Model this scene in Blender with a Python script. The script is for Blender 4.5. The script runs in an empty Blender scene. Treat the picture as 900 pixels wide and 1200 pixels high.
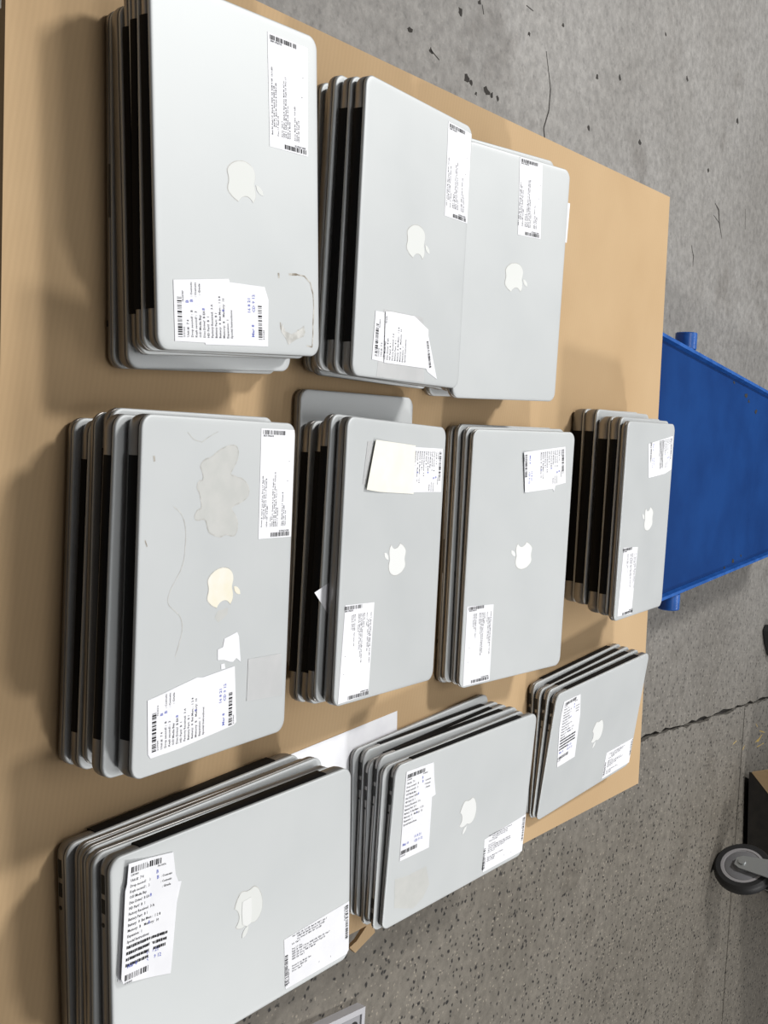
import bpy, bmesh, math, random
from math import pi, sin, cos, radians as R
from mathutils import Vector, Matrix
random.seed(7)
sc = bpy.context.scene
COL = sc.collection

# ------------------------------------------------------------------ camera
TABLE = 0.0          # height of the cardboard sheet's top
FLOOR = -0.35
f, th, ro, ch, yw = 1265.28, 0.6312075, -0.1048173, 0.8261184, -0.0536998
U = Vector((cos(yw), -sin(yw), 0)); F0 = Vector((sin(yw), cos(yw), 0)); Zv = Vector((0, 0, 1))
D = F0*cos(th) - Zv*sin(th); W = F0*sin(th) + Zv*cos(th)
cx_ = U*sin(ro) + W*cos(ro)            # the phone was held on its side: picture right is scene up
cy_ = -(U*cos(ro) - W*sin(ro))
cd = bpy.data.cameras.new('camera'); cam = bpy.data.objects.new('camera', cd); COL.objects.link(cam)
M = Matrix.Identity(4)
for r in range(3):
    M[r][0], M[r][1], M[r][2] = cx_[r], cy_[r], -D[r]
M[2][3] = ch
cam.matrix_world = M
cd.sensor_fit = 'VERTICAL'; cd.sensor_height = 36; cd.sensor_width = 27; cd.lens = f/1200*36
cd.clip_start = .02; cd.clip_end = 60
sc.camera = cam

# ------------------------------------------------------------------ world, lights, exposure
wd = bpy.data.worlds.new('world'); sc.world = wd; wd.use_nodes = True
bg = wd.node_tree.nodes['Background']
bg.inputs[0].default_value = (.93, .96, 1.0, 1); bg.inputs[1].default_value = .34
def area_light(name, loc, target, sx, sy, power, col):
    l = bpy.data.lights.new(name, 'AREA'); l.shape = 'RECTANGLE'; l.size = sx; l.size_y = sy
    l.energy = power; l.color = col
    o = bpy.data.objects.new(name, l); COL.objects.link(o); o.location = loc
    o.rotation_euler = (Vector(target)-Vector(loc)).to_track_quat('-Z', 'Y').to_euler()
    return o
area_light('bay_light', (-3.0, 2.6, 3.2), (-.2, 1.3, 0), .7, .4, 178, (1, .98, .95))
area_light('bay_light', (3.0, 2.9, 3.2), (.2, 1.2, 0), .7, .4, 104, (1, .98, .95))
area_light('bay_light', (0, 4.8, 3.9), (0, 1.2, 0), 3.4, .35, 58, (1, .98, .96))
area_light('bay_light', (-.3, .5, 4.2), (0, 1.2, 0), 2.4, .5, 40, (1, .98, .95))
sc.view_settings.view_transform = 'Standard'; sc.view_settings.look = 'None'
sc.view_settings.exposure = -0.14; sc.view_settings.gamma = 1; sc.view_settings.use_curve_mapping = False

# ------------------------------------------------------------------ materials
def mat(name, col, rough=.5, metal=0.0, spec=.5):
    m = bpy.data.materials.new(name); m.use_nodes = True
    b = m.node_tree.nodes['Principled BSDF']
    b.inputs['Base Color'].default_value = (*col, 1)
    b.inputs['Roughness'].default_value = rough; b.inputs['Metallic'].default_value = metal
    b.inputs['Specular IOR Level'].default_value = spec
    return m
def noise_mat(name, c1, c2, scale=20, rough=.5, metal=0.0, detail=4, lo=.35, hi=.65, bump=0, stretch=(1, 1, 1), spec=.5, rvar=0, rot=0):
    m = mat(name, c1, rough, metal, spec); nt = m.node_tree; N = nt.nodes; Lk = nt.links
    b = N['Principled BSDF']
    tc = N.new('ShaderNodeTexCoord'); mp = N.new('ShaderNodeMapping'); mp.inputs['Scale'].default_value = stretch
    mp.inputs['Rotation'].default_value = (0, 0, rot)
    nz = N.new('ShaderNodeTexNoise'); nz.inputs['Scale'].default_value = scale; nz.inputs['Detail'].default_value = detail
    rp = N.new('ShaderNodeValToRGB'); rp.color_ramp.elements[0].position = lo; rp.color_ramp.elements[1].position = hi
    rp.color_ramp.elements[0].color = (*c1, 1); rp.color_ramp.elements[1].color = (*c2, 1)
    Lk.new(tc.outputs['Object'], mp.inputs['Vector']); Lk.new(mp.outputs[0], nz.inputs['Vector'])
    Lk.new(nz.outputs['Fac'], rp.inputs[0]); Lk.new(rp.outputs[0], b.inputs['Base Color'])
    if bump:
        bp = N.new('ShaderNodeBump'); bp.inputs['Strength'].default_value = bump; bp.inputs['Distance'].default_value = .002
        Lk.new(nz.outputs['Fac'], bp.inputs['Height']); Lk.new(bp.outputs[0], b.inputs['Normal'])
    if rvar:
        mr = N.new('ShaderNodeMapRange'); mr.inputs[3].default_value = rough-rvar; mr.inputs[4].default_value = rough+rvar
        Lk.new(nz.outputs['Fac'], mr.inputs[0]); Lk.new(mr.outputs[0], b.inputs['Roughness'])
    return m

alu = noise_mat('brushed_aluminium', (.49, .512, .52), (.525, .545, .552), 9, .6, .45, lo=.3, hi=.7, rvar=.04)
alu_side_shaded = noise_mat('aluminium_side_shaded', (.27, .26, .25), (.32, .31, .30), 9, .42, .9)  # lid aluminium again, with the shade on the sides darkened into the colour
black = mat('black_plastic', (.004, .004, .0045), .6, 0, .15)
hole = mat('port_black', (.004, .004, .004), .6)
gap_dark = mat('seam_dark', (.10, .09, .08), .6)
white_glow = mat('logo_white', (.74, .755, .75), .35, 0, .4)
logo_pale = mat('logo_pale', (.68, .70, .685), .35, 0, .4)
logo_yellow = noise_mat('logo_yellowed', (.74, .70, .56), (.77, .755, .70), 30, .3)
paper = noise_mat('label_paper', (.76, .77, .81), (.80, .81, .845), 40, .6)
paper_cream = noise_mat('cream_card', (.76, .75, .68), (.80, .79, .73), 40, .7)
ink = mat('black_ink', (.02, .02, .022), .8, 0, .2)
ink_grey = mat('grey_ink', (.05, .05, .06), .8, 0, .2)
pen = mat('blue_pen', (.12, .15, .5), .7)
glue = noise_mat('dried_glue', (.40, .40, .38), (.56, .56, .54), 120, .55, .3)
glue_dark = noise_mat('brown_glue', (.20, .17, .13), (.55, .54, .50), 150, .6, .2)
film = noise_mat('clear_film', (.50, .51, .515), (.54, .545, .55), 30, .38, .45)
blue = noise_mat('blue_paint', (.003, .030, .135), (.005, .042, .175), 6, .5, 0, 6, bump=.08, rvar=.08, spec=.12)
blue_rim = noise_mat('blue_rim_paint', (.010, .075, .30), (.02, .11, .40), 25, .35, 0, 6, rvar=.1)
grime = mat('dark_grime', (.02, .02, .018), .9)
rubber = mat('black_rubber', (.018, .018, .019), .55)
wheel_grey = mat('wheel_grey', (.20, .20, .21), .5)
wheel_rim = mat('wheel_rim', (.36, .35, .36), .5)
steel = mat('zinc_steel', (.5, .52, .52), .4, .8)
dark_box = noise_mat('shaded_cart_side', (.012, .010, .008), (.022, .018, .014), 30, .8)  # cart face in shadow: the shade is painted into its near-black brown
grey_plastic = mat('grey_plate', (.30, .30, .32), .5, .2)
grey_plate_rim = mat('grey_plate_edge', (.50, .50, .53), .45, .3)
yellow = noise_mat('worn_yellow_paint', (.50, .33, .06), (.30, .25, .16), 60, .8)
wood = noise_mat('pallet_wood', (.30, .20, .11), (.42, .30, .18), 12, .8, stretch=(1, 8, 8))

def cardboard_mat():
    m = noise_mat('kraft_cardboard', (.44, .305, .172), (.50, .358, .21), 4, .85, lo=.3, hi=.75, detail=5, spec=.15)
    nt = m.node_tree; N = nt.nodes; L = nt.links; b = N['Principled BSDF']
    tc = N.new('ShaderNodeTexCoord'); wv = N.new('ShaderNodeTexWave'); wv.wave_type = 'BANDS'; wv.bands_direction = 'Y'
    wv.inputs['Scale'].default_value = 48; wv.inputs['Distortion'].default_value = .25; wv.inputs['Detail'].default_value = 1
    mx = N.new('ShaderNodeMixRGB'); mx.blend_type = 'MULTIPLY'; mx.inputs[0].default_value = .03
    src = b.inputs['Base Color'].links[0].from_socket
    L.new(tc.outputs['Object'], wv.inputs['Vector']); L.new(src, mx.inputs[1]); L.new(wv.outputs['Color'], mx.inputs[2]); L.new(mx.outputs[0], b.inputs['Base Color'])
    bp = N.new('ShaderNodeBump'); bp.inputs['Strength'].default_value = .04; bp.inputs['Distance'].default_value = .001
    L.new(wv.outputs['Fac'], bp.inputs['Height']); L.new(bp.outputs[0], b.inputs['Normal'])
    return m
kraft = cardboard_mat()

def concrete_mat():
    m = mat('worn_concrete', (.3, .3, .3), .62, 0, .3); nt = m.node_tree; N = nt.nodes; L = nt.links; b = N['Principled BSDF']
    geo = N.new('ShaderNodeNewGeometry')
    def noise(s, d=5, r=.5):
        n = N.new('ShaderNodeTexNoise'); n.inputs['Scale'].default_value = s; n.inputs['Detail'].default_value = d; n.inputs['Roughness'].default_value = r
        L.new(geo.outputs['Position'], n.inputs['Vector']); return n
    def ramp(src, p0, c0, p1, c1):
        r = N.new('ShaderNodeValToRGB'); e = r.color_ramp.elements
        e[0].position = p0; e[1].position = p1; e[0].color = (*c0, 1); e[1].color = (*c1, 1); L.new(src, r.inputs[0]); return r
    def mix(kind, fac, a, c):
        x = N.new('ShaderNodeMixRGB'); x.blend_type = kind
        if isinstance(fac, float): x.inputs[0].default_value = fac
        else: L.new(fac, x.inputs[0])
        L.new(a, x.inputs[1]); L.new(c, x.inputs[2]); return x
    base = ramp(noise(1.6, 6, .6).outputs['Fac'], .3, (.255, .247, .235), .7, (.34, .334, .325))
    fine = ramp(noise(45, 5, .7).outputs['Fac'], .3, (.35, .35, .35), .7, (1.25, 1.25, 1.25))
    c = mix('MULTIPLY', .5, base.outputs[0], fine.outputs[0])
    # exposed aggregate: dark and pale stones
    def stones(scale, p0, p1, density):
        v = N.new('ShaderNodeTexVoronoi'); v.inputs['Scale'].default_value = scale
        wob = noise(scale*.9, 3, .6); sub = N.new('ShaderNodeVectorMath'); sub.operation = 'SCALE'; sub.inputs['Scale'].default_value = 1.3/scale
        add = N.new('ShaderNodeVectorMath'); add.operation = 'ADD'; L.new(wob.outputs['Color'], sub.inputs[0]); L.new(geo.outputs['Position'], add.inputs[0]); L.new(sub.outputs[0], add.inputs[1])
        L.new(add.outputs[0], v.inputs['Vector'])
        d = ramp(v.outputs['Distance'], p0, (1, 1, 1), p1, (0, 0, 0))
        pick = N.new('ShaderNodeSeparateColor'); L.new(v.outputs['Color'], pick.inputs[0])
        gt = N.new('ShaderNodeMath'); gt.operation = 'GREATER_THAN'; gt.inputs[1].default_value = 1-density; L.new(pick.outputs[0], gt.inputs[0])
        mu = N.new('ShaderNodeMath'); mu.operation = 'MULTIPLY'; L.new(d.outputs[0], mu.inputs[0]); L.new(gt.outputs[0], mu.inputs[1])
        return mu
    # right-hand mask: aggregate ground open there, and the painted light falloff
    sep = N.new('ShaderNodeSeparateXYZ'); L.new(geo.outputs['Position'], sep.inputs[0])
    wear_shade = N.new('ShaderNodeMapRange'); wear_shade.inputs[1].default_value = -.4; wear_shade.inputs[2].default_value = .7; wear_shade.inputs[3].default_value = .18; wear_shade.inputs[4].default_value = 1
    L.new(sep.outputs[0], wear_shade.inputs[0])
    dk = N.new('ShaderNodeRGB'); dk.outputs[0].default_value = (.03, .03, .033, 1)
    lt = N.new('ShaderNodeRGB'); lt.outputs[0].default_value = (.50, .48, .45, 1)
    def amt(st):
        mu = N.new('ShaderNodeMath'); mu.operation = 'MULTIPLY'; L.new(st.outputs[0], mu.inputs[0]); L.new(wear_shade.outputs[0], mu.inputs[1]); return mu.outputs[0]
    c = mix('MIX', amt(stones(80, .22, .42, .34)), c.outputs[0], dk.outputs[0])
    c = mix('MIX', amt(stones(110, .2, .34, .25)), c.outputs[0], lt.outputs[0])
    c = mix('MIX', amt(stones(36, .10, .24, .16)), c.outputs[0], dk.outputs[0])
    stain = ramp(noise(3.3, 8, .65).outputs['Fac'], .56, (1, 1, 1), .75, (.62, .60, .58))
    c = mix('MULTIPLY', 1.0, c.outputs[0], stain.outputs[0])
    tint = N.new('ShaderNodeMixRGB'); tint.blend_type = 'MULTIPLY'; tint.inputs[2].default_value = (.56, .52, .455, 1)  # right-hand darkening: fading light painted into the floor colour
    L.new(wear_shade.outputs[0], tint.inputs[0]); L.new(c.outputs[0], tint.inputs[1])
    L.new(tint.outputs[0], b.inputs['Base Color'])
    bp = N.new('ShaderNodeBump'); bp.inputs['Strength'].default_value = .25; bp.inputs['Distance'].default_value = .003
    L.new(fine.outputs[0], bp.inputs['Height']); L.new(bp.outputs[0], b.inputs['Normal'])
    return m
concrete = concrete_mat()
subfloor = mat('joint_dirt', (.03, .027, .024), .95)

# ------------------------------------------------------------------ helpers
def obj(name, bm, m, parent=None, smooth=None):
    me = bpy.data.meshes.new(name)
    bmesh.ops.recalc_face_normals(bm, faces=bm.faces[:])
    bm.to_mesh(me); bm.free()
    for mm in (m if isinstance(m, (list, tuple)) else [m]): me.materials.append(mm)
    if smooth is not None:
        for p in me.polygons: p.use_smooth = True
        me.set_sharp_from_angle(angle=R(smooth))
    o = bpy.data.objects.new(name, me); COL.objects.link(o)
    if parent: o.parent = parent
    return o
def thing(name, label, cat, loc=(0, 0, 0), rotz=0, group=None):
    o = bpy.data.objects.new(name, None); COL.objects.link(o); o.empty_display_size = .05
    o.location = loc; o.rotation_euler = (0, 0, rotz); tag(o, label, cat, group); return o
def tag(o, label, cat, group=None):
    o['label'] = label; o['category'] = cat
    if group: o['group'] = group
def box(bm, x0, x1, y0, y1, z0, z1, mi=0):
    v = [bm.verts.new(p) for p in ((x0, y0, z0), (x1, y0, z0), (x1, y1, z0), (x0, y1, z0), (x0, y0, z1), (x1, y0, z1), (x1, y1, z1), (x0, y1, z1))]
    for q in ((0, 3, 2, 1), (4, 5, 6, 7), (0, 1, 5, 4), (1, 2, 6, 5), (2, 3, 7, 6), (3, 0, 4, 7)):
        bm.faces.new([v[i] for i in q]).material_index = mi
    return v
def bevel(bm, w, seg=2):
    bmesh.ops.bevel(bm, geom=bm.edges[:], offset=w, segments=seg, affect='EDGES', profile=.5)
def prism(bm, pts, z0, z1, mi=0):
    a = [bm.verts.new((x, y, z0)) for x, y in pts]; b = [bm.verts.new((x, y, z1)) for x, y in pts]
    n = len(pts); bm.faces.new(a[::-1]).material_index = mi; bm.faces.new(b).material_index = mi
    for i in range(n): bm.faces.new((a[i], a[(i+1) % n], b[(i+1) % n], b[i])).material_index = mi
def loft(bm, rings, cap=True):
    vs = [[bm.verts.new(p) for p in r] for r in rings]; n = len(vs[0])
    for a, b in zip(vs, vs[1:]):
        for i in range(n): bm.faces.new((a[i], a[(i+1) % n], b[(i+1) % n], b[i]))
    if cap: bm.faces.new(vs[0][::-1]); bm.faces.new(vs[-1])
    return vs
def rrect(L, Wd, r, inset=0, seg=7):
    L, Wd = L/2-inset, Wd/2-inset; r = max(r-inset, .001); out = []
    for cxx, cyy, a0 in ((L-r, Wd-r, 0), (-L+r, Wd-r, 90), (-L+r, -Wd+r, 180), (L-r, -Wd+r, 270)):
        for k in range(seg+1):
            a = R(a0+90*k/seg); out.append((cxx+r*cos(a), cyy+r*sin(a)))
    return out
def cyl(bm, p0, p1, r0, r1=None, seg=24, mi=0):
    p0, p1 = Vector(p0), Vector(p1); r1 = r0 if r1 is None else r1
    ax = (p1-p0).normalized(); s = ax.orthogonal().normalized(); t = ax.cross(s)
    ra = [bm.verts.new(p0+(s*cos(2*pi*k/seg)+t*sin(2*pi*k/seg))*r0) for k in range(seg)]
    rb = [bm.verts.new(p1+(s*cos(2*pi*k/seg)+t*sin(2*pi*k/seg))*r1) for k in range(seg)]
    bm.faces.new(ra[::-1]).material_index = mi; bm.faces.new(rb).material_index = mi
    for k in range(seg): bm.faces.new((ra[k], ra[(k+1) % seg], rb[(k+1) % seg], rb[k])).material_index = mi

# ------------------------------------------------------------------ setting: floor
CA = [(.46, -3), (.455, 2.0), (.4104, 2.981), (.3883, 3.241), (.3766, 3.463), (.3459, 3.795), (.3197, 4.187), (.24, 6), (.15, 14)]   # worn joint
def jit(pts, off, amp):
    out = []; random.seed(int(off*1e5)+3)
    for (x0, y0), (x1, y1) in zip(pts, pts[1:]):
        n = max(1, int(abs(y1-y0)/.035)) if 1.9 < y1 < 7 else 1
        for k in range(n):
            t = k/n; out.append((x0+(x1-x0)*t+off+random.uniform(-amp, amp), y0+(y1-y0)*t))
    out.append((pts[-1][0]+off, pts[-1][1])); return out
bm = bmesh.new(); box(bm, -9, 9, -3, 14, FLOOR-.12, FLOOR-.014)
floor = obj('floor', bm, subfloor); floor['kind'] = 'structure'
left = jit(CA, -.006, .006); right = jit(CA, .007, .007)
SB = [(.345, 3.918), (1.0324, 4.0284), (1.5094, 4.1031), (9, 5.28)]     # saw cut across the right-hand slab
def y_on_B(x): return 3.918+(x-.345)*.1567
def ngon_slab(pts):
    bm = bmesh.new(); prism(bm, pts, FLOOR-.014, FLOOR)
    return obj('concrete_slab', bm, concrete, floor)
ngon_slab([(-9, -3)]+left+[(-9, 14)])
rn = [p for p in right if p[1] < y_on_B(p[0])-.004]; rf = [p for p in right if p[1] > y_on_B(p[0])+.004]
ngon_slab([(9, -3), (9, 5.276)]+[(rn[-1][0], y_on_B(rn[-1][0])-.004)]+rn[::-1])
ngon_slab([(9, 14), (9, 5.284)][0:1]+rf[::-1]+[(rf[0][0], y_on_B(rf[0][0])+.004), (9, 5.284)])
wall_m = noise_mat('added_dark_wall', (.05, .045, .04), (.07, .06, .055), 3, .9)
bm = bmesh.new(); box(bm, -9, 9, -1.45, -1.25, FLOOR, 4.5); wl_ = obj('added_wall_near', bm, wall_m); wl_['kind'] = 'structure'  # unseen wall, added to keep ambient light off the near laptop sides
for nm, bx in (('added_wall_left', (-9.2, -9, -1.25, 14)), ('added_wall_right', (9, 9.2, -1.25, 14)), ('added_wall_far', (-9.2, 9.2, 14, 14.2))):
    bm = bmesh.new(); box(bm, *bx, FLOOR, 4.5); wl_ = obj(nm, bm, wall_m); wl_['kind'] = 'structure'  # three more unseen walls, added to cut low ambient light
# hairline crack on the left slab
pts = [(-1.131, 1.964), (-1.094, 1.986), (-1.065, 2.003), (-1.018, 2.008), (-.974, 1.996), (-.943, 2.013), (-.90, 2.02), (-.82, 2.035)]
bm = bmesh.new()
for (a, b) in zip(pts, pts[1:]):
    n = Vector((-(b[1]-a[1]), b[0]-a[0])).normalized()*random.uniform(.0012, .0028)
    prism(bm, [(a[0]-n.x, a[1]-n.y), (b[0]-n.x, b[1]-n.y), (b[0]+n.x, b[1]+n.y), (a[0]+n.x, a[1]+n.y)], FLOOR-.001, FLOOR+.0003)
obj('floor_crack', bm, subfloor, floor)
def scuff(pts, w, m, name='floor_scuff'):
    bm = bmesh.new()
    L_ = [(p[0], p[1]) for p in pts]; up, dn = [], []
    for i, p in enumerate(L_):
        q = L_[min(i+1, len(L_)-1)]; o = L_[max(i-1, 0)]
        n = Vector((-(q[1]-o[1]), q[0]-o[0])).normalized()*w*(.3 if i in (0, len(L_)-1) else random.uniform(.7, 1.2))
        up.append((p[0]+n.x, p[1]+n.y)); dn.append((p[0]-n.x, p[1]-n.y))
    prism(bm, up+dn[::-1], FLOOR-.001, FLOOR+.0003); return obj(name, bm, m, floor)
for p in ([(-1.176, 3.04), (-1.168, 3.073), (-1.133, 3.094), (-1.098, 3.13)], [(-1.14, 3.04), (-1.133, 3.10)], [(-1.004, 2.90), (-.98, 2.925), (-.951, 2.93)], [(-.94, 1.555), (-.935, 1.585)], [(-1.18, 1.86), (-1.183, 1.89)], [(-1.10, 1.70), (-1.085, 1.71)],
          [(-.735, 2.99), (-.70, 2.985), (-.675, 2.99)], [(-.62, 3.3), (-.585, 3.32)], [(-.70, 3.55), (-.66, 3.62), (-.655, 3.70)], [(-1.25, 3.3), (-1.19, 3.32)]):
    scuff(p, .0035, subfloor)
pits = [(-.9503, 1.7557, 1.3), (-.9505, 1.776, 1), (-.9433, 1.682, 1), (-.942, 1.698, .7), (-1.1853, 2.209, .9), (-1.234, 2.322, .8), (-1.135, 2.482, 1), (-1.412, 2.722, .8), (-1.466, 3.136, 1), (-1.099, 1.690, .7), (-1.051, 1.632, 1), (-1.216, 2.02, .6), (-1.243, 2.955, .8), (-1.0586, 2.2, .7), (-.944, 1.485, .9), (-.938, 1.556, .8), (-1.131, 1.886, .6), (-1.454, 2.55, .6), (-.955, 1.80, .7), (-.93, 1.72, .5)]
for x, y, k in pits:
    bm = bmesh.new(); prism(bm, [(x+.009*k*cos(t)*random.uniform(.4, 1.2), y+.011*k*sin(t)*random.uniform(.4, 1.2)) for t in [j*pi/4.5 for j in range(9)]], FLOOR-.001, FLOOR+.0003)
    obj('floor_pit', bm, subfloor, floor)
for p in ([(.44, 4.13), (.45, 4.2)], [(.455, 4.17), (.475, 4.13), (.48, 4.09)], [(.41, 4.07), (.425, 4.10)], [(.462, 3.87), (.474, 3.83)], [(.485, 3.97), (.50, 3.95)], [(.49, 4.2), (.50, 4.12)]):
    scuff(p, .006, yellow, 'paint_mark')

# ------------------------------------------------------------------ cardboard sheet on its box
SH = [(-.515, .482), (.56, .651), (.447, 1.56), (.377, 2.114), (-.14, 2.019), (-.756, 1.903)]
bm = bmesh.new()
prism(bm, SH, -.006, TABLE)
sheet = obj('cardboard_sheet', bm, kraft)
tag(sheet, 'large flat brown corrugated cardboard sheet carrying all the laptop stacks', 'cardboard')
bm = bmesh.new()      # torn edge tab by the near right corner
prism(bm, [(.486, 1.222), (.4805, 1.2295), (.503, 1.240), (.522, 1.20), (.512, 1.185), (.506, 1.20)], -.006, -.0003)
obj('torn_tab', bm, kraft, sheet)
def yrot(pts, c, k): return [(c[0]+(p[0]-c[0])*k, c[1]+(p[1]-c[1])*k) for p in pts]
cen = (-.07, 1.29)
bin_ = thing('cardboard_box', 'tall brown cardboard box hidden beneath the big cardboard sheet', 'box', (0, 0, FLOOR))
BX = yrot([SH[0], SH[1], SH[3], SH[5]], cen, .90)
for a, b in zip(BX, BX[1:]+BX[:1]):
    d = Vector((b[0]-a[0], b[1]-a[1])).normalized(); n = Vector((-d.y, d.x))*.007
    bm = bmesh.new(); prism(bm, [a, b, (b[0]+n.x, b[1]+n.y), (a[0]+n.x, a[1]+n.y)], .0, -FLOOR-.0075)
    obj('side_wall', bm, kraft, bin_)
bm = bmesh.new(); prism(bm, yrot(BX, cen, .985), .0, .006); obj('bottom_panel', bm, kraft, bin_)

# loose white paper lying on the cardboard
A = Vector((.2008, 1.2197)); d = Vector((.207, -.978)); e = Vector((.978, .207))
bm = bmesh.new(); q = [A, A+d*.279, A+d*.279+e*.216, A+e*.216]
prism(bm, [(p.x, p.y) for p in q], .0002, .0007)
pp = obj('paper_sheet', bm, paper); tag(pp, 'white sheet of paper on the cardboard partly under two laptop stacks', 'paper')

# ------------------------------------------------------------------ laptops
_tc = {}
def text_verts(s, size):
    """flat triangles of a line of print, left aligned, baseline at 0"""
    if s not in _tc:
        cu = bpy.data.curves.new('t', 'FONT'); cu.body = s; cu.size = 1; cu.resolution_u = 1; cu.offset = .018
        o = bpy.data.objects.new('t', cu); COL.objects.link(o)
        bpy.context.view_layer.update()
        me = o.evaluated_get(bpy.context.evaluated_depsgraph_get()).to_mesh()
        _tc[s] = ([tuple(v.co[:2]) for v in me.vertices], [tuple(p.vertices) for p in me.polygons])
        bpy.data.objects.remove(o); bpy.data.curves.remove(cu)
    vs, fs = _tc[s]
    return [(x*size, y*size) for x, y in vs], fs
class Ink:
    """flat print gathered into one mesh; pos() maps label millimetres to laptop coordinates"""
    def __init__(self, pos): self.v = []; self.f = []; self.pos = pos
    def text(self, s, x, y, size, rot=0, sx=1):
        vs, fs = text_verts(s, size); n = len(self.v); c, sn = cos(rot), sin(rot)
        for a, b in vs: a *= sx; self.v.append(self.pos(x+a*c-b*sn, y+a*sn+b*c))
        self.f += [tuple(i+n for i in q) for q in fs]
    def rect(self, x0, y0, x1, y1):
        n = len(self.v); self.v += [self.pos(x0, y0), self.pos(x1, y0), self.pos(x1, y1), self.pos(x0, y1)]; self.f.append((n, n+1, n+2, n+3))
    def barcode(self, x0, y0, x1, y1, vertical=False, seed=0):
        rnd = random.Random(seed); t, end = (y0, y1) if vertical else (x0, x1)
        while t < end:
            w = rnd.choice((.5, .5, .9, 1.3, 1.8)); e = min(t+w, end)
            self.rect(x0, t, x1, e) if vertical else self.rect(t, y0, e, y1)
            t = e+rnd.choice((.5, .6, .9, 1.4))
    def build(self, name, m, parent):
        me = bpy.data.meshes.new(name); me.from_pydata(self.v, [], self.f); me.materials.append(m)
        o = bpy.data.objects.new(name, me); COL.objects.link(o); o.parent = parent; o['kind'] = 'stuff'; return o

def apple_outline():
    """rounded fruit body with a bite on its right, about 1 high, leaf up (+y)"""
    P = [(0, .300), (.10, .335), (.20, .355), (.31, .335), (.39, .265),                # right shoulder
         (.33, .205), (.285, .12), (.28, .02), (.315, -.09), (.38, -.165), (.425, -.195),  # bite
         (.375, -.33), (.30, -.45), (.22, -.525), (.13, -.52), (.04, -.485), (-.06, -.49), (-.16, -.53), (-.24, -.515),
         (-.34, -.41), (-.42, -.25), (-.455, -.06), (-.44, .10), (-.385, .235), (-.29, .32), (-.18, .35), (-.08, .325)]
    return P
LEAF = [(.0, .37), (.0, .44), (.035, .52), (.10, .59), (.195, .615), (.195, .55), (.165, .47), (.10, .40)]

LAP = {}
def make_laptop(label, group, mat_w, L, Wd, T, orient, top=None, details=(), hinge_low=.22):
    """T(x,y): total thickness. Local frame: user sits at -y, hinge at +y."""
    root = bpy.data.objects.new('laptop', None); COL.objects.link(root); root.empty_display_size = .05
    root.matrix_world = mat_w; tag(root, label, 'laptop', group)
    lt = lambda x, y: min(.0046, .3*T(x, y))
    tb = lambda x, y: T(x, y)-lt(x, y)-.0006
    r = .0135
    rings = []
    for ins, fr in ((.012, 0), (.006, .05), (.0024, .18), (.0007, .38), (0, .6), (0, .95), (.0005, 1)):
        rings.append([(x, y, tb(x, y)*fr) for x, y in rrect(L, Wd, r, ins)])
    bm = bmesh.new(); loft(bm, rings); obj('base', bm, alu_side_shaded, root, 50)
    rings = []
    for ins, fr in ((.0012, 0), (.0002, .12), (0, .3), (0, .62), (.0004, .80), (.0013, .92), (.0032, .985), (.007, 1)):
        rings.append([(x, y, T(x, y)-lt(x, y)*(1-fr)) for x, y in rrect(L, Wd, r, ins)])
    bm = bmesh.new(); loft(bm, rings); obj('lid', bm, alu, root, 50)
    # hinge strip between base and lid along the back edge
    hx = L/2*.775; ye = Wd/2; bm = bmesh.new()
    prof = [(yy, f0, f1) for yy, f0, f1 in ((ye-.006, hinge_low, 0), (ye+.0003, hinge_low+.01, 0), (ye+.0009, hinge_low+.06, 0), (ye+.0009, .92, 0), (ye+.0002, 1, 1), (ye-.006, 1, 1))]
    ends = []
    for x in (-hx, hx): ends.append([bm.verts.new((x, yy, tb(x, ye)*f0+(.0007 if f1 else 0))) for yy, f0, f1 in prof])
    n = len(prof)
    for i in range(n): bm.faces.new((ends[0][i], ends[0][(i+1) % n], ends[1][(i+1) % n], ends[1][i]))
    bm.faces.new(ends[0][::-1]); bm.faces.new(ends[1])
    obj('hinge_cover', bm, black, root, 40)
    def port(name, side, y0, w, hfrac=.30, zc=.66):
        x = side*(L/2); z = tb(x, y0)*zc; hh = max(.0014, min(.0048, tb(x, y0)*hfrac*2)/2)
        bm = bmesh.new(); xa, xb = sorted((x-side*.002, x+side*.0003)); box(bm, xa, xb, y0-w/2, y0+w/2, z-hh, z+hh); obj(name, bm, hole, root)
    if 'left_ports' in details:
        port('power_port', -1, ye-.025, .018); port('usb_port', -1, ye-.046, .0135)
        x = -L/2; y0 = ye-.064; z = tb(x, y0)*.62; bm = bmesh.new(); cyl(bm, (x+.002, y0, z), (x-.0003, y0, z), min(.0022, tb(x, y0)*.25), seg=14); obj('headphone_jack', bm, hole, root)
    if 'right_ports' in details:
        port('usb_port', 1, ye-.040, .0135); port('display_port', 1, ye-.022, .009)
    if 'front_notch' in details:
        y = -Wd/2; bm = bmesh.new(); z = tb(0, y); box(bm, -.024, .024, y-.0003, y+.003, z*.80, z+.0004); obj('opening_notch', bm, gap_dark, root)
        bm = bmesh.new(); box(bm, .118, .124, y-.0004, y+.002, z*.40, z*.52); obj('sleep_light', bm, hole, root)
    return root, T

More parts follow.
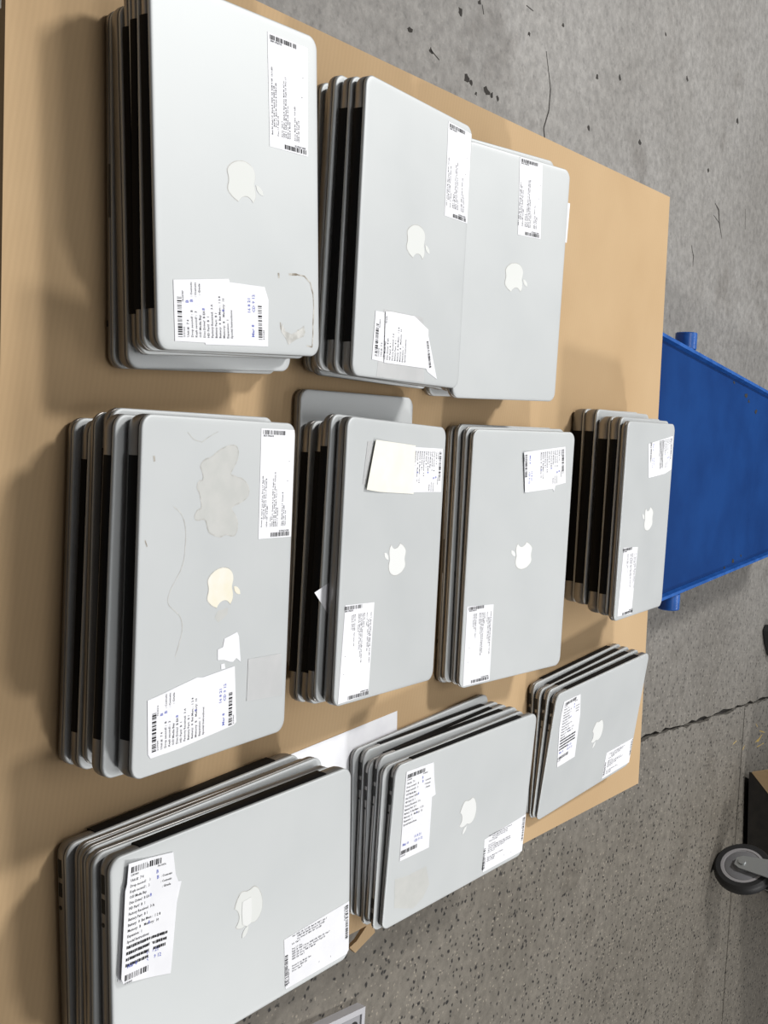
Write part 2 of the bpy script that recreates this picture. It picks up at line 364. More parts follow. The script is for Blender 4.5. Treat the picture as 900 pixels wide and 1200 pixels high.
def flat_part(name, pts_mm, root, T, m, h0=.0002, h1=.0005, L=.325, Wd=.227, clampm=.0015, lift=None, smooth_cuts=0):
    bm = bmesh.new()
    P = [(max(-L/2+clampm, min(L/2-clampm, x/1000)), max(-Wd/2+clampm, min(Wd/2-clampm, y/1000))) for x, y in pts_mm]
    prism(bm, P, 0, 1)
    if lift:
        bmesh.ops.triangulate(bm, faces=[fc for fc in bm.faces if len(fc.verts) > 4])
        bmesh.ops.subdivide_edges(bm, edges=[ed for ed in bm.edges if ed.calc_length() > .012 and abs(ed.verts[0].co.z-ed.verts[1].co.z) < .5], cuts=5, use_grid_fill=True)
    for v in bm.verts:
        x, y = v.co.x, v.co.y
        v.co.z = T(x, y)+(h1 if v.co.z > .5 else h0)+(lift(x, y) if lift else 0)
    return obj(name, bm, m, root)
def ribbon(name, pts_mm, w, root, T, m, closed=False):
    bm = bmesh.new(); n = len(pts_mm); P = [Vector((x/1000, y/1000)) for x, y in pts_mm]; segs = range(n if closed else n-1)
    for i in segs:
        a, b = P[i], P[(i+1) % n]; t = (b-a)
        if t.length < 1e-6: continue
        k = Vector((-t.y, t.x)).normalized()*(w/1000)*random.uniform(.6, 1.3)/2
        vs = [bm.verts.new((p.x, p.y, T(p.x, p.y)+.00012)) for p in (a-k, b-k, b+k, a+k)]; bm.faces.new(vs)
    return obj(name, bm, m, root)

def logo(root, T, m, cxm=0, cym=-3, size=43.5):
    q = lambda p: (cxm-p[0]*size, cym-p[1]*size)       # leaf points to the user, as on a closed lid
    from_pts = apple_outline(); P = []
    n = len(from_pts)                                   # smooth the outline once (Chaikin), keep the two bite tips
    for i in range(n):
        a, b = from_pts[i], from_pts[(i+1) % n]
        if i in (4, 10): P.append(a); P.append((a[0]*.75+b[0]*.25, a[1]*.75+b[1]*.25)); P.append((a[0]*.25+b[0]*.75, a[1]*.25+b[1]*.75)); continue
        P.append((a[0]*.75+b[0]*.25, a[1]*.75+b[1]*.25))
        P.append((a[0]*.25+b[0]*.75, a[1]*.25+b[1]*.75))
    flat_part('logo_edge', [q((x*1.035, y*1.035)) for x, y in P], root, T, glue, .00005, .00012)
    lg = flat_part('logo', [q(p) for p in P], root, T, m, .0001, .0003)
    flat_part('leaf', [q(p) for p in LEAF], lg, T, m, .0001, .0003)
    return lg

def label_pos(T, ox, oy, rot, h, lift=None):
    c, s = cos(rot), sin(rot)
    def pos(a, b):
        x, y = (ox+a*c-b*s)/1000, (oy+a*s+b*c)/1000
        return (x, y, T(x, y)+h+(lift(x, y) if lift else 0))
    return pos
def white_label(root, T, poly, seed, L, Wd):
    """white asset label with a barcode at each end; long axis along x"""
    lab = flat_part('asset_label', poly, root, T, paper, .0001, .0003, L, Wd)
    xs = [p[0] for p in poly]; ys = [p[1] for p in poly]
    x0, x1 = min(xs), min(max(xs), L*500-2); y0, y1 = max(min(ys), -Wd*500+2), max(ys)
    # the edges are slightly skewed: follow the left edge's bottom and top
    w, hh = x1-x0, y1-y0
    pos = label_pos(T, x0, y0, 0, .00042)
    ik = Ink(pos); rnd = random.Random(seed)
    ik.barcode(1.5, 4, 5.8, hh*.62, True, seed); ik.barcode(w-6, hh*.30, w-1.7, hh-3, True, seed+1)
    ik.build('barcode', ink, lab)
    tx = Ink(pos); num = 'B0%d%d-1PN6%d18' % (rnd.randint(1, 9), rnd.randint(1, 9), rnd.randint(0, 9))
    tx.text(num, 8.0, 5, 2.7, pi/2); tx.text(num, w-8.3, hh-4, 2.7, -pi/2)
    words = ['Model', 'Proc 1.7', 'RAM 4 GB', 'HDD 128', 'Screen: B', 'Case', 'Opt: none', 'Batt 84', 'Keyb US', 'Grade B', 'Wifi Y', 'Cam Y', 'AC no', '13.3 LED', 'Lot']
    yy = hh-6.5
    for k in range(12):
        if k in (4,): yy -= 3.0
        if k in (9,): yy -= 5.0
        s = '  '.join(rnd.sample(words, 6 if k in (0, 5, 6) else (4 if k in (1, 2, 7, 9) else 2)))
        tx.text(s, 12+(8 if k in (1, 2) else 0), yy, 2.75, 0, .95)
        yy -= 2.9
        if yy < 3: break
    tx.text('1', w*.70, 7.5, 2.6); tx.text('7', w*.52, 9, 2.4)
    tx.build('printed_text', ink_grey, lab)
    return lab
CK = ['Unit #:  7 4', 'Drop second? :  B', 'Keyb second? :  3', 'O/I? Media Bay', 'Disc Drive?  B EA', 'HD Part?  B  1', 'Factory Received:  3 A', 'Battery Part:  B 1', 'Battery:  8  Bat Mem :  1 2 8', 'Memory:  B    Memory:  10', 'Expansion:  1', 'Special Instructions:']
def checklist(root, T, poly, seed, L, Wd, name='check_sheet', lift=None, org=None, rot=0, rows=12, width=56, height=None, end_code=True, blocks=False, first=0, hoff=0.0, top_code=True, pens=True):
    sh = flat_part(name, poly, root, T, paper, .0001+hoff, .0005+hoff, L, Wd, lift=lift)
    xs = [p[0] for p in poly]; ys = [p[1] for p in poly]
    ox, oy = org if org else (min(xs)+2.5, max(min(max(ys), Wd*500-1.5), 0)-2.5)
    pos = label_pos(T, ox, oy, rot, .00062+hoff, lift); rnd = random.Random(seed)
    y = 0
    num = '21%05d' % rnd.randint(10000, 99999)
    ik = Ink(pos); tx = Ink(pos); pn = Ink(pos)
    if top_code:
        ik.barcode(1, -7, 37, -1.5, False, seed); tx.text(num, 1, -10, 2.7); tx.text('74-%05d' % rnd.randint(1000, 99999), 33, -9.6, 2.6); y = -10
    if pens: pn.text('B', 32, -15.5, 5.0); pn.text('B', 33, -21, 5.0)
    for k in range(first, rows):
        y -= 5.2
        tx.text(CK[k], 1, y, 3.7, 0, .92)
        if k in (1, 2): tx.text(': Cosmetic', 38, y, 3.0)
        if k == 3: tx.text(': Grade', 40, y, 3.4)
        if k in (4, 9) and pens: pn.text('8', 26, y, 4.8)
    if blocks:
        for j in range(4):
            y -= 5.6; t = 1
            while t < (49 if j < 3 else 28):
                w = rnd.uniform(.8, 2.6); ik.rect(t, y+rnd.uniform(0, .5), t+w, y+3.2-rnd.uniform(0, .4)); t += w+rnd.uniform(.15, .6)
        tx_y = y
    if height and pens:
        pn.text('16 8 21', 26, -height+22, 5.0); pn.text('Mar 8', 3, -height+17, 5.2); pn.text('CD 9 12', 27, -height+15.5, 5.0)
    if end_code and height:
        ik.barcode(1, -height+5.5, 34, -height+11, False, seed); tx.text(num, 1, -height+2.4, 2.7)
    if ik.f: ik.build('barcode', ink, sh)
    if tx.f: tx.build('printed_text', ink_grey if not blocks else ink, sh)
    if pens and pn.f: pn.build('pen_note', pen, sh)
    return sh

A13 = (.325, .227); P15 = (.364, .249)
ANG = {'N': pi, 'F': 0, 'L': pi/2, 'R': -pi/2}
# stack: size, lid centre, yaw, slopes, lean of the lowest, layers (thickness weight, hinge side, dx, dy, extra yaw, details)
STACKS = {
 'first':  (A13, (-.3399, .7222, .0785), 11.63, 1.2, -.58, (.0119, .011), [(13, 'F', 4, 0, -.6, ('front_notch',)), (19, 'F', 6, 0, .3, ()), (14, 'N', -4, 2, .4, ()), (15, 'N', -2, -1, -.5, ()), (17, 'N', 0, 0, 0, ())]),
 'second': (A13, (-.3723, 1.0076, .0825), 8.04, .15, -1.61, (-.0035, .010), [(14, 'F', -3, -2, .3, ()), (14, 'F', 2, 0, -.5, ()), (15, 'F', -2, -12, -1.0, ()), (18, 'N', 0, -5, -.7, ()), (19, 'N', 0, 0, 0, ())]),
 'third':  (A13, (-.4, 1.2475, .0783), 10.45, -1.61, 7.87, (-.0073, .004), [(18, 'F', 4, 2, .3, ()), (18, 'F', -4, 0, -1.4, ()), (18, 'F', -9, -3, 1.3, ()), (17, 'N', 0, 0, 0, ())]),
 'fourth': (A13, (.0492, .7537, .0935), 7.98, .71, -5.38, (.0061, -.0005), [(13, 'F', 0, 0, .2, ()), (16, 'N', 3, 3, -.3, ()), (10, 'F', -4, 1, .4, ()), (15, 'N', -7, 4, .2, ()), (18, 'N', 1, -11, -.5, ()), (21, 'N', 0, 0, 0, ())]),
 'fifth':  (A13, (-.0026, 1.0542, .0785), 6.85, .99, -4.54, (.0055, .012), [(14, 'F', -40, -6, 2.0, ()), (16, 'N', 0, -6, .4, ()), (16, 'N', 2, -1, -.5, ()), (15, 'N', -3, -10, -.4, ()), (17, 'F', 0, 0, 0, ())]),
 'sixth':  (P15, (-.0338, 1.4025, .0567), 9.33, -.68, 6.94, (-.0026, -.009), [(17, 'F', 0, 0, .2, ('front_notch',)), (14, 'F', -3, -3, -.3, ()), (13, 'F', -2, 1, .3, ()), (13, 'F', 0, 0, 0, ())]),
 'seventh': (A13, (-.1282, 1.7327, .1047), 8.9, -.58, -2.83, (-.0212, .0167), [(25, 'N', 0, 0, .4, ()), (24, 'N', -3, -4, -.5, ()), (25, 'N', 2, 2, .5, ()), (20, 'N', -1, -3, -.4, ()), (13, 'F', 0, 0, 0, ())]),
 'eighth': (A13, (.3789, .8546, .0962), 11.69, .04, 3.49, (.0034, .003), [(22, 'L', 0, 0, .3, ('left_ports',)), (15, 'R', 2, 4, -.6, ()), (15, 'R', -2, 2, .5, ()), (18, 'R', 1, -4, -.7, ()), (22, 'L', 0, 0, 0, ('left_ports',))]),
 'ninth':  (A13, (.3361, 1.3277, .065), 11.22, -4.62, 4.51, (-.0093, -.0229), [(11, 'R', -3, 0, .8, ()), (14, 'L', 0, 2, -1.0, ('left_ports',)), (14, 'L', 3, 0, .9, ('left_ports',)), (14, 'L', -2, -2, -.7, ('left_ports',)), (11, 'R', 2, -5, .6, ('right_ports',)), (15, 'L', 0, 0, 0, ('left_ports',))]),
 'tenth':  (A13, (.2481, 1.7797, .0437), 13.65, -9.0, 3.52, (-.0066, -.015), [(16, 'L', 0, 2, -.5, ('left_ports',)), (16, 'L', 1, -1, .4, ('left_ports',)), (16, 'L', -1, -2, -.3, ('left_ports',)), (17, 'L', 0, 0, 0, ('left_ports',))]),
}
PILE = {'first': 'top left pile', 'second': 'top middle pile', 'third': 'pile at the top, third from the left', 'fourth': 'middle left pile with the yellowed logo',
        'fifth': 'pile topped by the cream card', 'sixth': 'large laptop pile right of the cream card', 'seventh': 'small far pile beside the blue hopper', 'eighth': 'bottom left pile', 'ninth': 'bottom middle pile',
        'tenth': 'pile at the bottom right corner of the cardboard'}
TOPLAB = {'first': 'silver laptop topping the top left pile, brown glue scribble in one corner',
          'second': 'silver laptop topping the top middle pile, with a torn folded check sheet',
          'third': 'silver laptop topping the third pile at the top, only one white label',
          'fourth': 'scratched silver laptop with a yellowed logo and flower-shaped glue stain, topping its pile',
          'fifth': 'silver laptop with a blank cream card over its check sheet, topping its pile',
          'sixth': 'large clean silver laptop with a torn white check sheet, topping its pile',
          'seventh': 'silver laptop topping the far pile against the blue hopper',
          'eighth': 'silver laptop topping the bottom left pile, long check sheet with black bars',
          'ninth': 'silver laptop topping the bottom middle pile, pale worn patch below its check sheet',
          'tenth': 'silver laptop topping the small wedge pile on the cardboard\'s bottom right corner'}
ORD = {0: 'lowest', 1: 'second from bottom', 2: 'third from bottom', 3: 'fourth from bottom', 4: 'fifth from bottom'}
TOPS = {}
for key, (size, cpos, yaw, tx, ty, lean, layers) in STACKS.items():
    L, Wd = size; yaw = R(yaw); tx, ty = R(tx), R(ty); tot = sum(l[0] for l in layers); q = 0; n = len(layers)
    X0, Y0, Z0 = cpos; c, s = cos(yaw), sin(yaw); BASE = .001
    def plane(qq, X, Y):
        u = (X-X0)*c+(Y-Y0)*s; v = -(X-X0)*s+(Y-Y0)*c
        return BASE+qq*(Z0-BASE+tx*u+ty*v)
    for k, (tw, ori, dx, dy, dyaw, det) in enumerate(layers):
        q0, q1 = q/tot, (q+tw)/tot; q += tw
        fr = 1-(k/(n-1))
        px = X0+lean[0]*fr*(1)+(dx*c-dy*s)/1000; py = Y0+lean[1]*fr+(dx*s+dy*c)/1000
        a = yaw+R(dyaw)+ANG[ori]
        # basis lying in the bottom plane
        gx = (plane(q0, px+.1, py)-plane(q0, px-.1, py))/.2; gy = (plane(q0, px, py+.1)-plane(q0, px, py-.1))/.2
        nrm = Vector((-gx, -gy, 1)).normalized()
        ex = Vector((cos(a), sin(a), gx*cos(a)+gy*sin(a))).normalized(); ey = nrm.cross(ex)
        org = Vector((px, py, plane(q0, px, py)))
        Mw = Matrix(((ex.x, ey.x, nrm.x, org.x), (ex.y, ey.y, nrm.y, org.y), (ex.z, ey.z, nrm.z, org.z), (0, 0, 0, 1)))
        def thick(x, y):
            p = org+ex*x+ey*y
            return (plane(q1, p.x, p.y)-p.z)*nrm.z
        t0 = thick(0, 0); ta = (thick(.1, 0)-thick(-.1, 0))/.2; tb_ = (thick(0, .1)-thick(0, -.1))/.2
        T = (lambda t0, ta, tb_: (lambda x, y: max(.002, t0+ta*x+tb_*y-.0004)))(t0, ta, tb_)
        top = k == n-1
        side = {'N': 'hinge edge facing left', 'F': 'front edge facing left', 'L': 'hinge edge facing up', 'R': 'front edge facing up'}[ori]
        lab = TOPLAB[key] if top else 'silver laptop, %s in the %s' % (ORD[k], PILE[key])
        root, T = make_laptop(lab, 'laptops in the '+PILE[key], Mw, L, Wd, T, ori, top, det, .42 if key == 'fourth' else .22)
        if top: TOPS[key] = (root, T, L, Wd)
        LAP[(key, k)] = (root, T, L, Wd)

# --- what is on the top lids (millimetres in each laptop's own frame)
def on(key): return TOPS[key]
r_, T_, L_, W_ = on('first'); logo(r_, T_, logo_pale, 0, -1)
white_label(r_, T_, [(148.8, -36.5), (148.5, -97.6), (40.6, -96.6), (40.6, -38)], 11, L_, W_)
checklist(r_, T_, [(-99.6, 94), (-92.8, 22.7), (-95.9, 21.7), (-96.5, -27.7), (-109, -33.1), (-154.9, -31.7), (-156, 54.9), (-154.4, 55.9), (-154.3, 93.5)], 21, L_, W_, org=(-151.5, 91), height=120, rot=R(1))
ribbon('glue_residue', [(-81, -65), (-80.1, -77.2), (-80.8, -89.4), (-87, -98.9), (-98.1, -103), (-113, -104.2), (-129, -102.6), (-139.6, -102.5), (-153, -100.9), (-152, -92)], 1.8, r_, T_, glue_dark)
ribbon('glue_residue', [(-81, -49), (-86, -49.5)], 2, r_, T_, glue_dark)
flat_part('glue_residue', [(-131, -54), (-138.2, -58), (-141.1, -68.3), (-137, -79.1), (-131.4, -88), (-138, -90), (-142.9, -87.2), (-146, -76), (-152, -63), (-147, -60), (-139, -52)], r_, T_, glue, .00005, .00015)
ribbon('glue_residue', [(-130, -51), (-137, -52), (-137, -58)], 1.6, r_, T_, glue_dark)
ribbon('glue_residue', [(-150, -64), (-143, -72), (-136, -79)], 1.2, r_, T_, glue_dark)

r_, T_, L_, W_ = on('second'); logo(r_, T_, logo_pale, 1, -2)
white_label(r_, T_, [(154.9, -54.8), (153.8, -109.9), (44, -111.3), (43.5, -57.7)], 12, L_, W_)
flat_part('clear_tape', [(-84, 60), (-84, -22), (-160, -32), (-161, 68)], r_, T_, film, .00005, .0001, L_, W_)
checklist(r_, T_, [(-87.8, 76.1), (-87.6, 59.4), (-143.2, 56.1), (-142.3, 78.8)], 22, L_, W_, org=(-139, 75.5), rows=2, end_code=False, pens=False)
checklist(r_, T_, [(-86.3, 57), (-85.3, 48.2), (-84.5, -2), (-96.9, -15.7), (-143.5, -34.1), (-144, 55.2)], 23, L_, W_, 'check_sheet', org=(-141.5, 59), first=3, rows=12, end_code=False, top_code=False, hoff=.0004, pens=False)
sh = checklist(r_, T_, [(-84, -2), (-96.9, -35), (-103.8, -35.3), (-154.4, -59.9), (-146.9, -37.3), (-143.5, -34.1), (-96.9, -15.7)], 24, L_, W_, 'check_sheet_flap', org=(-145, -32), first=12, top_code=False, end_code=False, pens=False)
ik = Ink(label_pos(T_, -142, -41.5, R(17), .0008)); ik.barcode(0, -4, 32, .5, False, 5); ik.build('barcode', ink, sh)

r_, T_, L_, W_ = on('third'); logo(r_, T_, logo_pale, 2, -3)
white_label(r_, T_, [(160.5, 4.7), (158.8, -46.4), (60.1, -52.6), (59.7, -1.4)], 13, L_, W_)

r_, T_, L_, W_ = on('fourth'); logo(r_, T_, logo_yellow, 0, -3)
white_label(r_, T_, [(155.5, -53.8), (155.7, -110), (44.2, -111.2), (44.5, -55.6)], 14, L_, W_)
checklist(r_, T_, [(-92.2, 96.9), (-89.5, 77.4), (-87.2, 64), (-82, 31.1), (-83.4, 23), (-79.7, -24.9), (-136.8, -30.2), (-139, -26.5), (-142.7, 20), (-145.4, 53.6), (-146.1, 90.8), (-141.9, 94.2)], 25, L_, W_, org=(-142, 91), rot=R(1.5), height=120)
flat_part('paper_scrap', [(-46, -27), (-50.7, -29.9), (-76.9, -34.1), (-72, -27), (-75, -22), (-74.2, -16.8), (-71, -8), (-69.8, 1.4), (-59.7, 1.9), (-58.3, -5.6), (-50.2, -7.7)], r_, T_, paper, .0001, .0004)
flat_part('paper_scrap', [(-74.8, -3.9), (-74.7, -9), (-80, -10.6), (-79.8, -4.2)], r_, T_, paper, .0001, .0004)
flat_part('clear_tape', [(-76.1, -46.2), (-78.2, -101.9), (-123.3, -106.2), (-118.6, -45.9)], r_, T_, film, .0001, .0004)
ribbon('clear_tape', [(-79, -93), (-95, -94.5), (-118, -97)], 3.2, r_, T_, white_glow)  # highlight on the tape, painted as a white strip
ST = [(138.4, -10.2), (136.1, -18.1), (127, -19.9), (115.4, -12.8), (109.7, -6.7), (107.2, -15.8), (105.4, -27.7), (97.8, -37.5), (88.5, -38), (82.9, -29), (79.1, -13.5), (75.8, -11.1), (68.9, -19.3), (60.5, -22.4), (50.6, -20.3), (49.3, -12.6), (52.2, -4.7), (49.2, 2.7), (51.4, 12.8), (55.1, 21.6), (64.8, 24.5), (68.2, 28.3), (66.2, 37.8), (69.5, 42.7), (76.5, 38.3), (77.9, 31.2), (86.7, 34), (92.3, 35.5), (97.9, 40.5), (103.4, 37.3), (104.1, 30.1), (112.1, 32.9), (118.4, 36.8), (124, 28.8), (124.9, 21.5), (134, 7.2)]
STAINM = noise_mat('dried_glue_film', (.485, .495, .48), (.52, .525, .51), 60, .52, .45)
def chaikin(P, k=2):
    for _ in range(k):
        Q = []
        for a, b in zip(P, P[1:]+P[:1]): Q += [(a[0]*.75+b[0]*.25, a[1]*.75+b[1]*.25), (a[0]*.25+b[0]*.75, a[1]*.25+b[1]*.75)]
        P = Q
    return P
def chaikin_open(P, k=2):
    for _ in range(k):
        Q = [P[0]]
        for a, b in zip(P, P[1:]): Q += [(a[0]*.75+b[0]*.25, a[1]*.75+b[1]*.25), (a[0]*.25+b[0]*.75, a[1]*.25+b[1]*.75)]
        P = Q+[P[-1]]
    return P
ST = chaikin(ST)
flat_part('glue_stain', ST, r_, T_, STAINM, .00003, .00008)
ribbon('glue_stain', ST, 1.3, r_, T_, glue, True)
ribbon('glue_residue', chaikin_open([(80.6, 70.7), (74, 59.1), (59.7, 52.7), (40.1, 52.9), (25.3, 55.6), (13.5, 64.2), (4.8, 71.7), (-7.2, 75.6), (-14, 66), (-22, 55), (-36, 53), (-48, 58), (-58, 62)]), .9, r_, T_, glue)
ribbon('glue_residue', [(148, 55), (141.5, 46), (139.4, 35), (144.6, 25), (150, 12)], .8, r_, T_, glue)
ribbon('glue_residue', [(121, 97), (126, 98)], 2, r_, T_, glue_dark)
ribbon('glue_residue', [(46, 103), (52, 106)], 1.6, r_, T_, glue_dark)
flat_part('glue_stain', [(-20, -12), (-27, -11), (-33, 2), (-28, 8), (-22, 4)], r_, T_, STAINM, .00003, .00008)

r_, T_, L_, W_ = on('fifth'); logo(r_, T_, white_glow, 1, 3)
white_label(r_, T_, [(48.4, -101), (49.7, -40), (157.7, -43), (159.5, -106)], 15, L_, W_)
checklist(r_, T_, [(-134.4, 31), (-135.2, 104.6), (-80.1, 106.8), (-79.3, 31)], 26, L_, W_, org=(-132, 103.5), rot=R(1), rows=12, end_code=False)
flat_part('cream_card', [(-139, -57.8), (-137.5, 0), (-136.3, 35), (-77.2, 36), (-79.3, -43.4), (-81.7, -73.2)], r_, T_, paper_cream, .0004, .0010, lift=lambda x, y: max(0, -y-.02)*.04)
flat_part('clear_tape', [(-137, -62), (-136.5, -72), (-88, -78), (-86, -66)], r_, T_, film, .00005, .0003)

r_, T_, L_, W_ = on('sixth'); logo(r_, T_, white_glow, 1, 5, 45)
white_label(r_, T_, [(65.2, -117.5), (67.8, -56.9), (179, -56), (179, -117)], 16, L_, W_)
lf6 = lambda x, y: max(0, .02-y)*.06
checklist(r_, T_, [(-150.9, -8.6), (-157.7, 70.8), (-159.9, 98.5), (-104.6, 105.8), (-101, 78.9), (-91.9, 76.1), (-96.2, 72.3), (-91.8, .5)], 27, L_, W_, org=(-157, 97), rot=R(5), height=108, rows=10, lift=lf6)

r_, T_, L_, W_ = on('seventh'); logo(r_, T_, white_glow, 0, 8, 45)
white_label(r_, T_, [(42.8, -94), (46, -30), (157.6, -38), (155, -101)], 17, L_, W_)
checklist(r_, T_, [(-126.9, -15.4), (-130.8, 16.8), (-141.5, 103.6), (-82.7, 108), (-75.6, 76.1), (-69.5, -3.3)], 28, L_, W_, org=(-139, 101), rot=R(5), height=112, rows=6, blocks=True)

r_, T_, L_, W_ = on('eighth'); lg8 = logo(r_, T_, logo_pale, 5, 3)
flat_part('peeling_film', [(9.0, 16.5), (-3, 15.5), (-4, 3.9), (-3, -9), (3, -13), (8.5, -11.3), (9.5, -1.5)], lg8, T_, white_glow, .00035, .0006)
lf8 = lambda x, y: max(0, -.12-x)*.10
flat_part('check_sheet_backing', [(-148.8, 84), (-81.3, 66.3), (-87.5, 46), (-95, -19), (-156, -4)], r_, T_, paper, .0001, .0004, L_, W_)
checklist(r_, T_, [(-144.1, 105.8), (-91.4, 98.5), (-88.7, 75.5), (-85, 66), (-88.5, 46), (-95.8, -21.1), (-152.8, -5.8), (-155, 0), (-148.8, 81.4), (-146.5, 87.4)], 29, L_, W_, org=(-142, 103), rot=R(-5.5), height=113, rows=12, blocks=True, lift=lf8, hoff=.0004)
white_label(r_, T_, [(56.7, -49.8), (160.5, -45), (160.5, -104), (157, -107.4), (59, -107)], 18, L_, W_)

r_, T_, L_, W_ = on('ninth'); logo(r_, T_, white_glow, 6, -2)
checklist(r_, T_, [(-141, 101.1), (-84.8, 99.9), (-80.6, 77.3), (-74, 51.5), (-81.6, 50), (-77.9, -23.3), (-138.8, -22.9), (-140.7, 55.4)], 30, L_, W_, org=(-139, 98), height=118)
white_label(r_, T_, [(54.5, -55), (160.5, -47), (160.5, -107), (59.2, -107)], 19, L_, W_)
flat_part('worn_patch', [(-145, -46), (-120, -50), (-79, -50), (-68.5, -80), (-80, -96), (-100, -104), (-141, -88)], r_, T_, STAINM, .00003, .00008)

r_, T_, L_, W_ = on('tenth'); logo(r_, T_, white_glow, 4, -2)
checklist(r_, T_, [(-136.8, 95.5), (-83.8, 95.2), (-73, 56.3), (-66, -25), (-122.9, -27), (-138.5, 49.7), (-139.6, 72.5)], 31, L_, W_, org=(-134, 93), rot=R(4), height=113, rows=11, blocks=True)
white_label(r_, T_, [(56.4, -56.6), (158, -57.5), (160.5, -108), (56.2, -108)], 20, L_, W_)

# labels peeping out of the piles
r_, T_, L_, W_ = on('third')
flat_part('loose_label', [(120, -95), (64, -95), (64, -121.5), (119, -123)], r_, T_, paper, -.0046, -.0043, L_, W_, clampm=-.03)
r_, T_, L_, W_ = LAP[('fifth', 3)]
flat_part('loose_label', [(-26, 100), (-36, 128), (-62, 100)], r_, T_, paper, .00005, .0002, L_, W_, clampm=-.03)
# ------------------------------------------------------------------ blue hopper beyond the sheet
hop = thing('blue_hopper', 'blue painted steel hopper with round side pins standing beyond the cardboard', 'hopper', (0, 0, FLOOR))
zt = -.1-FLOOR
HQ = [(-.566, 2.09), (.048, 2.20), (-.275, 3.69), (-.637, 3.84)]
def lerp2(a, b, t): return (a[0]+(b[0]-a[0])*t, a[1]+(b[1]-a[1])*t)
cH = (sum(p[0] for p in HQ)/4, sum(p[1] for p in HQ)/4)
bm = bmesh.new()
ins = yrot(HQ, cH, .955); low = yrot(HQ, cH, .80)
loft(bm, [[(*p, .04) for p in low], [(*p, zt-.05) for p in ins], [(*p, zt-.010) for p in ins]])
obj('hopper_body', bm, blue, hop)
for i in (1, 3, 0, 2):
    a, b = HQ[i], HQ[(i+1) % 4]; ia, ib = yrot(HQ, cH, .945)[i], yrot(HQ, cH, .945)[(i+1) % 4]
    bm = bmesh.new()
    loft(bm, [[(*p, z) for p in q] for q, z in (([a, b, ib, ia], zt-.06), ([a, b, ib, ia], zt-.008), ([lerp2(a, ia, .25), lerp2(b, ib, .25), lerp2(b, ib, .8), lerp2(a, ia, .8)], zt+.002))])
    obj('rim', bm, blue_rim, hop, 60)
def pin(pt, dirv, name='pivot_pin'):
    d = Vector(dirv).normalized(); p = Vector((*pt, zt-.028))
    bm = bmesh.new(); cyl(bm, p-d*.004, p+d*.036, .025, seg=28); bmesh.ops.bevel(bm, geom=[e for e in bm.edges if abs((e.verts[0].co-e.verts[1].co).dot(d)) < 1e-5 and e.calc_length() < .02], offset=.002, segments=1, affect='EDGES')
    return obj(name, bm, blue_rim, hop, 40)
pin((-.583, 2.395), (-1, -.165, 0)); pin((-.01, 2.487), (1, .165, 0))
bm = bmesh.new()
for x, y, a in ((-.555, 2.80, .012), (-.545, 2.83, .008), (-.568, 2.70, .007), (-.53, 2.90, .010), (-.12, 2.86, .012), (-.14, 2.92, .008), (-.10, 2.80, .007)):
    prism(bm, [(x+a*.7*cos(t)*random.uniform(.3, 1.2), y+a*sin(t)*random.uniform(.3, 1.3)) for t in [k*pi/4 for k in range(8)]], zt-.0102, zt-.0094)
obj('grime_spot', bm, grime, hop)
for i in range(4):
    p = yrot(HQ, cH, .74)[i]; bm = bmesh.new(); box(bm, p[0]-.03, p[0]+.03, p[1]-.03, p[1]+.03, 0, .041); bevel(bm, .004); obj('foot', bm, blue, hop)

# ------------------------------------------------------------------ cart with caster, far right
cart = thing('platform_cart', 'cart with a shadow-dark side and a grey rubber caster at the right edge of the photo', 'cart', (0, 0, FLOOR))
cdir = Vector((.29, .0907)).normalized(); cn = Vector((-cdir.y, cdir.x))      # along the front face, and away from the camera
o0 = Vector((.577, 3.992)); z0 = .02
def cpt(a, b): p = o0+cdir*a+cn*b; return (p.x, p.y)
bm = bmesh.new(); prism(bm, [cpt(0, 0), cpt(.40, 0), (o0.x+.62, o0.y+.72), (o0.x+.13, o0.y+.60)], z0, z0+.55); obj('side_panel', bm, dark_box, cart)
bm = bmesh.new()
fl = [(cpt(-.002, -.006), z0+.012), (cpt(.29, -.012), z0+.28), (cpt(-.11, -.012), z0+.28)]
vs = [bm.verts.new((*p, z)) for p, z in fl]; v2 = [bm.verts.new((p[0]-.004, p[1]+.006, z)) for p, z in fl]
bm.faces.new(vs); bm.faces.new(v2[::-1])
for i in range(3): bm.faces.new((vs[i], vs[(i+1) % 3], v2[(i+1) % 3], v2[i]))
obj('cardboard_flap', bm, kraft, cart)
wc = Vector((.873, 3.795, .097)); ax = Vector((-.76, -.65, 0)).normalized()
bm = bmesh.new()
prof = [(.072, -.020), (.088, -.020), (.095, -.014), (.097, -.006), (.097, .006), (.095, .014), (.088, .020), (.072, .020)]
sd = Vector((0, 0, 1)); td = ax.cross(sd); NS = 48
def ringpts(rad, off): return [wc+ax*off+(sd*cos(2*pi*k/NS)+td*sin(2*pi*k/NS))*rad for k in range(NS)]
loft(bm, [ringpts(r, o) for r, o in prof], cap=False)
tyre = obj('caster_wheel', bm, rubber, cart, 40)
bm = bmesh.new(); loft(bm, [ringpts(r, o) for r, o in ((.073, -.018), (.073, .0185), (.063, .0195), (.062, .017))]); obj('wheel_rim', bm, wheel_rim, tyre, 40)
bm = bmesh.new(); loft(bm, [ringpts(r, o) for r, o in ((.0595, .0165), (.0595, .0178), (.057, .0195), (.03, .0205))]); obj('wheel_disc', bm, wheel_grey, tyre, 40)
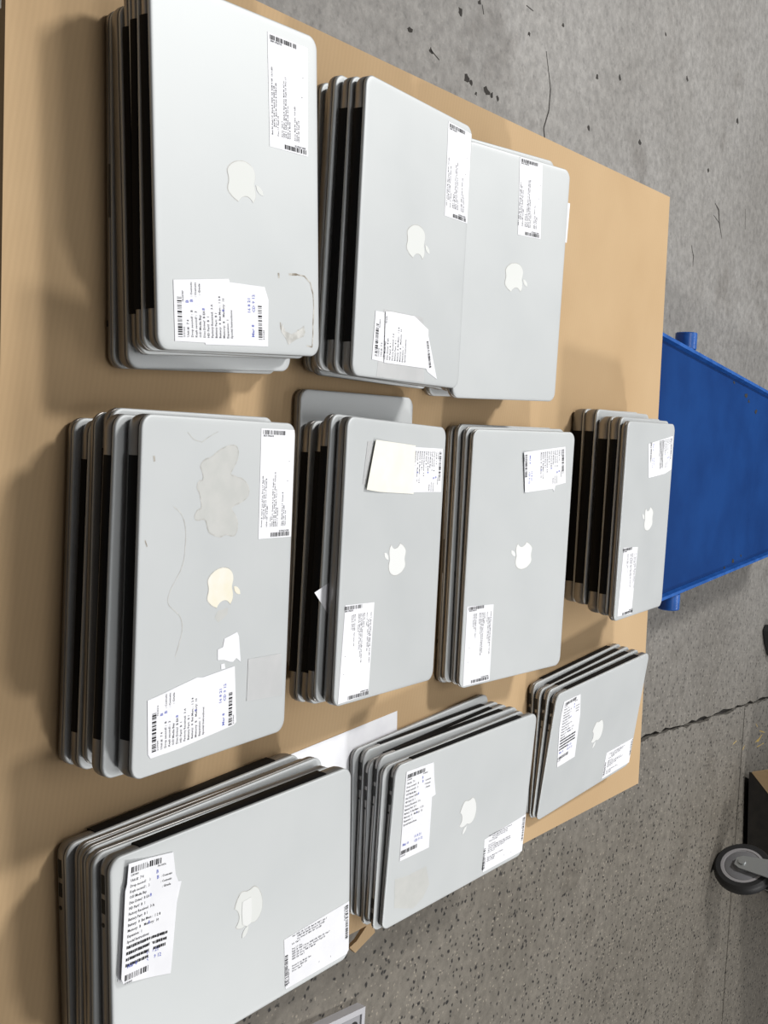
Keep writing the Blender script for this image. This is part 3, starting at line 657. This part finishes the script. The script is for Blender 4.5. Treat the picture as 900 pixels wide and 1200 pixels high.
bm = bmesh.new(); cyl(bm, wc+ax*.018, wc+ax*.030, .030, .027); obj('hub', bm, wheel_grey, tyre, 40)
bm = bmesh.new(); cyl(bm, wc+ax*.030, wc+ax*.042, .013, .012, 12); obj('axle_bolt', bm, steel, tyre, 40)
for sgn in (1, -1):
    bm = bmesh.new(); off = ax*(sgn*.032)
    P = [wc+off+td*a+sd*b for a, b in ((-.026, -.004), (-.016, -.022), (.012, -.022), (.026, -.004), (.045, .13), (-.035, .13))]
    q = [p+ax*(sgn*.004) for p in P]
    va = [bm.verts.new(p) for p in P]; vb = [bm.verts.new(p) for p in q]
    bm.faces.new(va[::-1]); bm.faces.new(vb)
    for i in range(6): bm.faces.new((va[i], va[(i+1) % 6], vb[(i+1) % 6], vb[i]))
    obj('fork_plate', bm, steel, cart)
bm = bmesh.new(); p = wc+sd*.132; box(bm, p.x-.05, p.x+.05, p.y-.05, p.y+.05, p.z, p.z+.01); obj('mounting_plate', bm, steel, cart)

# ------------------------------------------------------------------ small things on the floor
pl = thing('floor_plate', 'grey flat plate with an oval hole on the floor at the bottom edge', 'plate', (.845, 1.735, FLOOR), R(-2))
bm = bmesh.new(); prism(bm, [(0, 0), (.02, -.30), (.30, -.26), (.28, .05)], 0, .016); obj('plate_body', bm, grey_plastic, pl)
bm = bmesh.new(); prism(bm, [(-.002, .002), (.018, -.30), (.030, -.30), (.010, -.006)], .0, .020); prism(bm, [(.0101, -.0055), (.2, .025), (.2, .036), (-.002, .002)], .0, .0195); obj('plate_edge', bm, grey_plate_rim, pl)
bm = bmesh.new(); prism(bm, [(.030+.007*cos(t), -.022+.011*sin(t)) for t in [k*pi/8 for k in range(16)]], .0155, .0166); obj('oval_hole', bm, hole, pl)
bm = bmesh.new(); prism(bm, [(.045, 4.03), (.07, 4.01), (.12, 4.05), (.16, 4.10), (.17, 4.2), (.06, 4.2)], FLOOR, FLOOR+.03); bevel(bm, .006)
bs = obj('rubber_scrap', bm, rubber); tag(bs, 'small black rubber scrap on the floor beyond the blue hopper, at the frame edge', 'scrap')
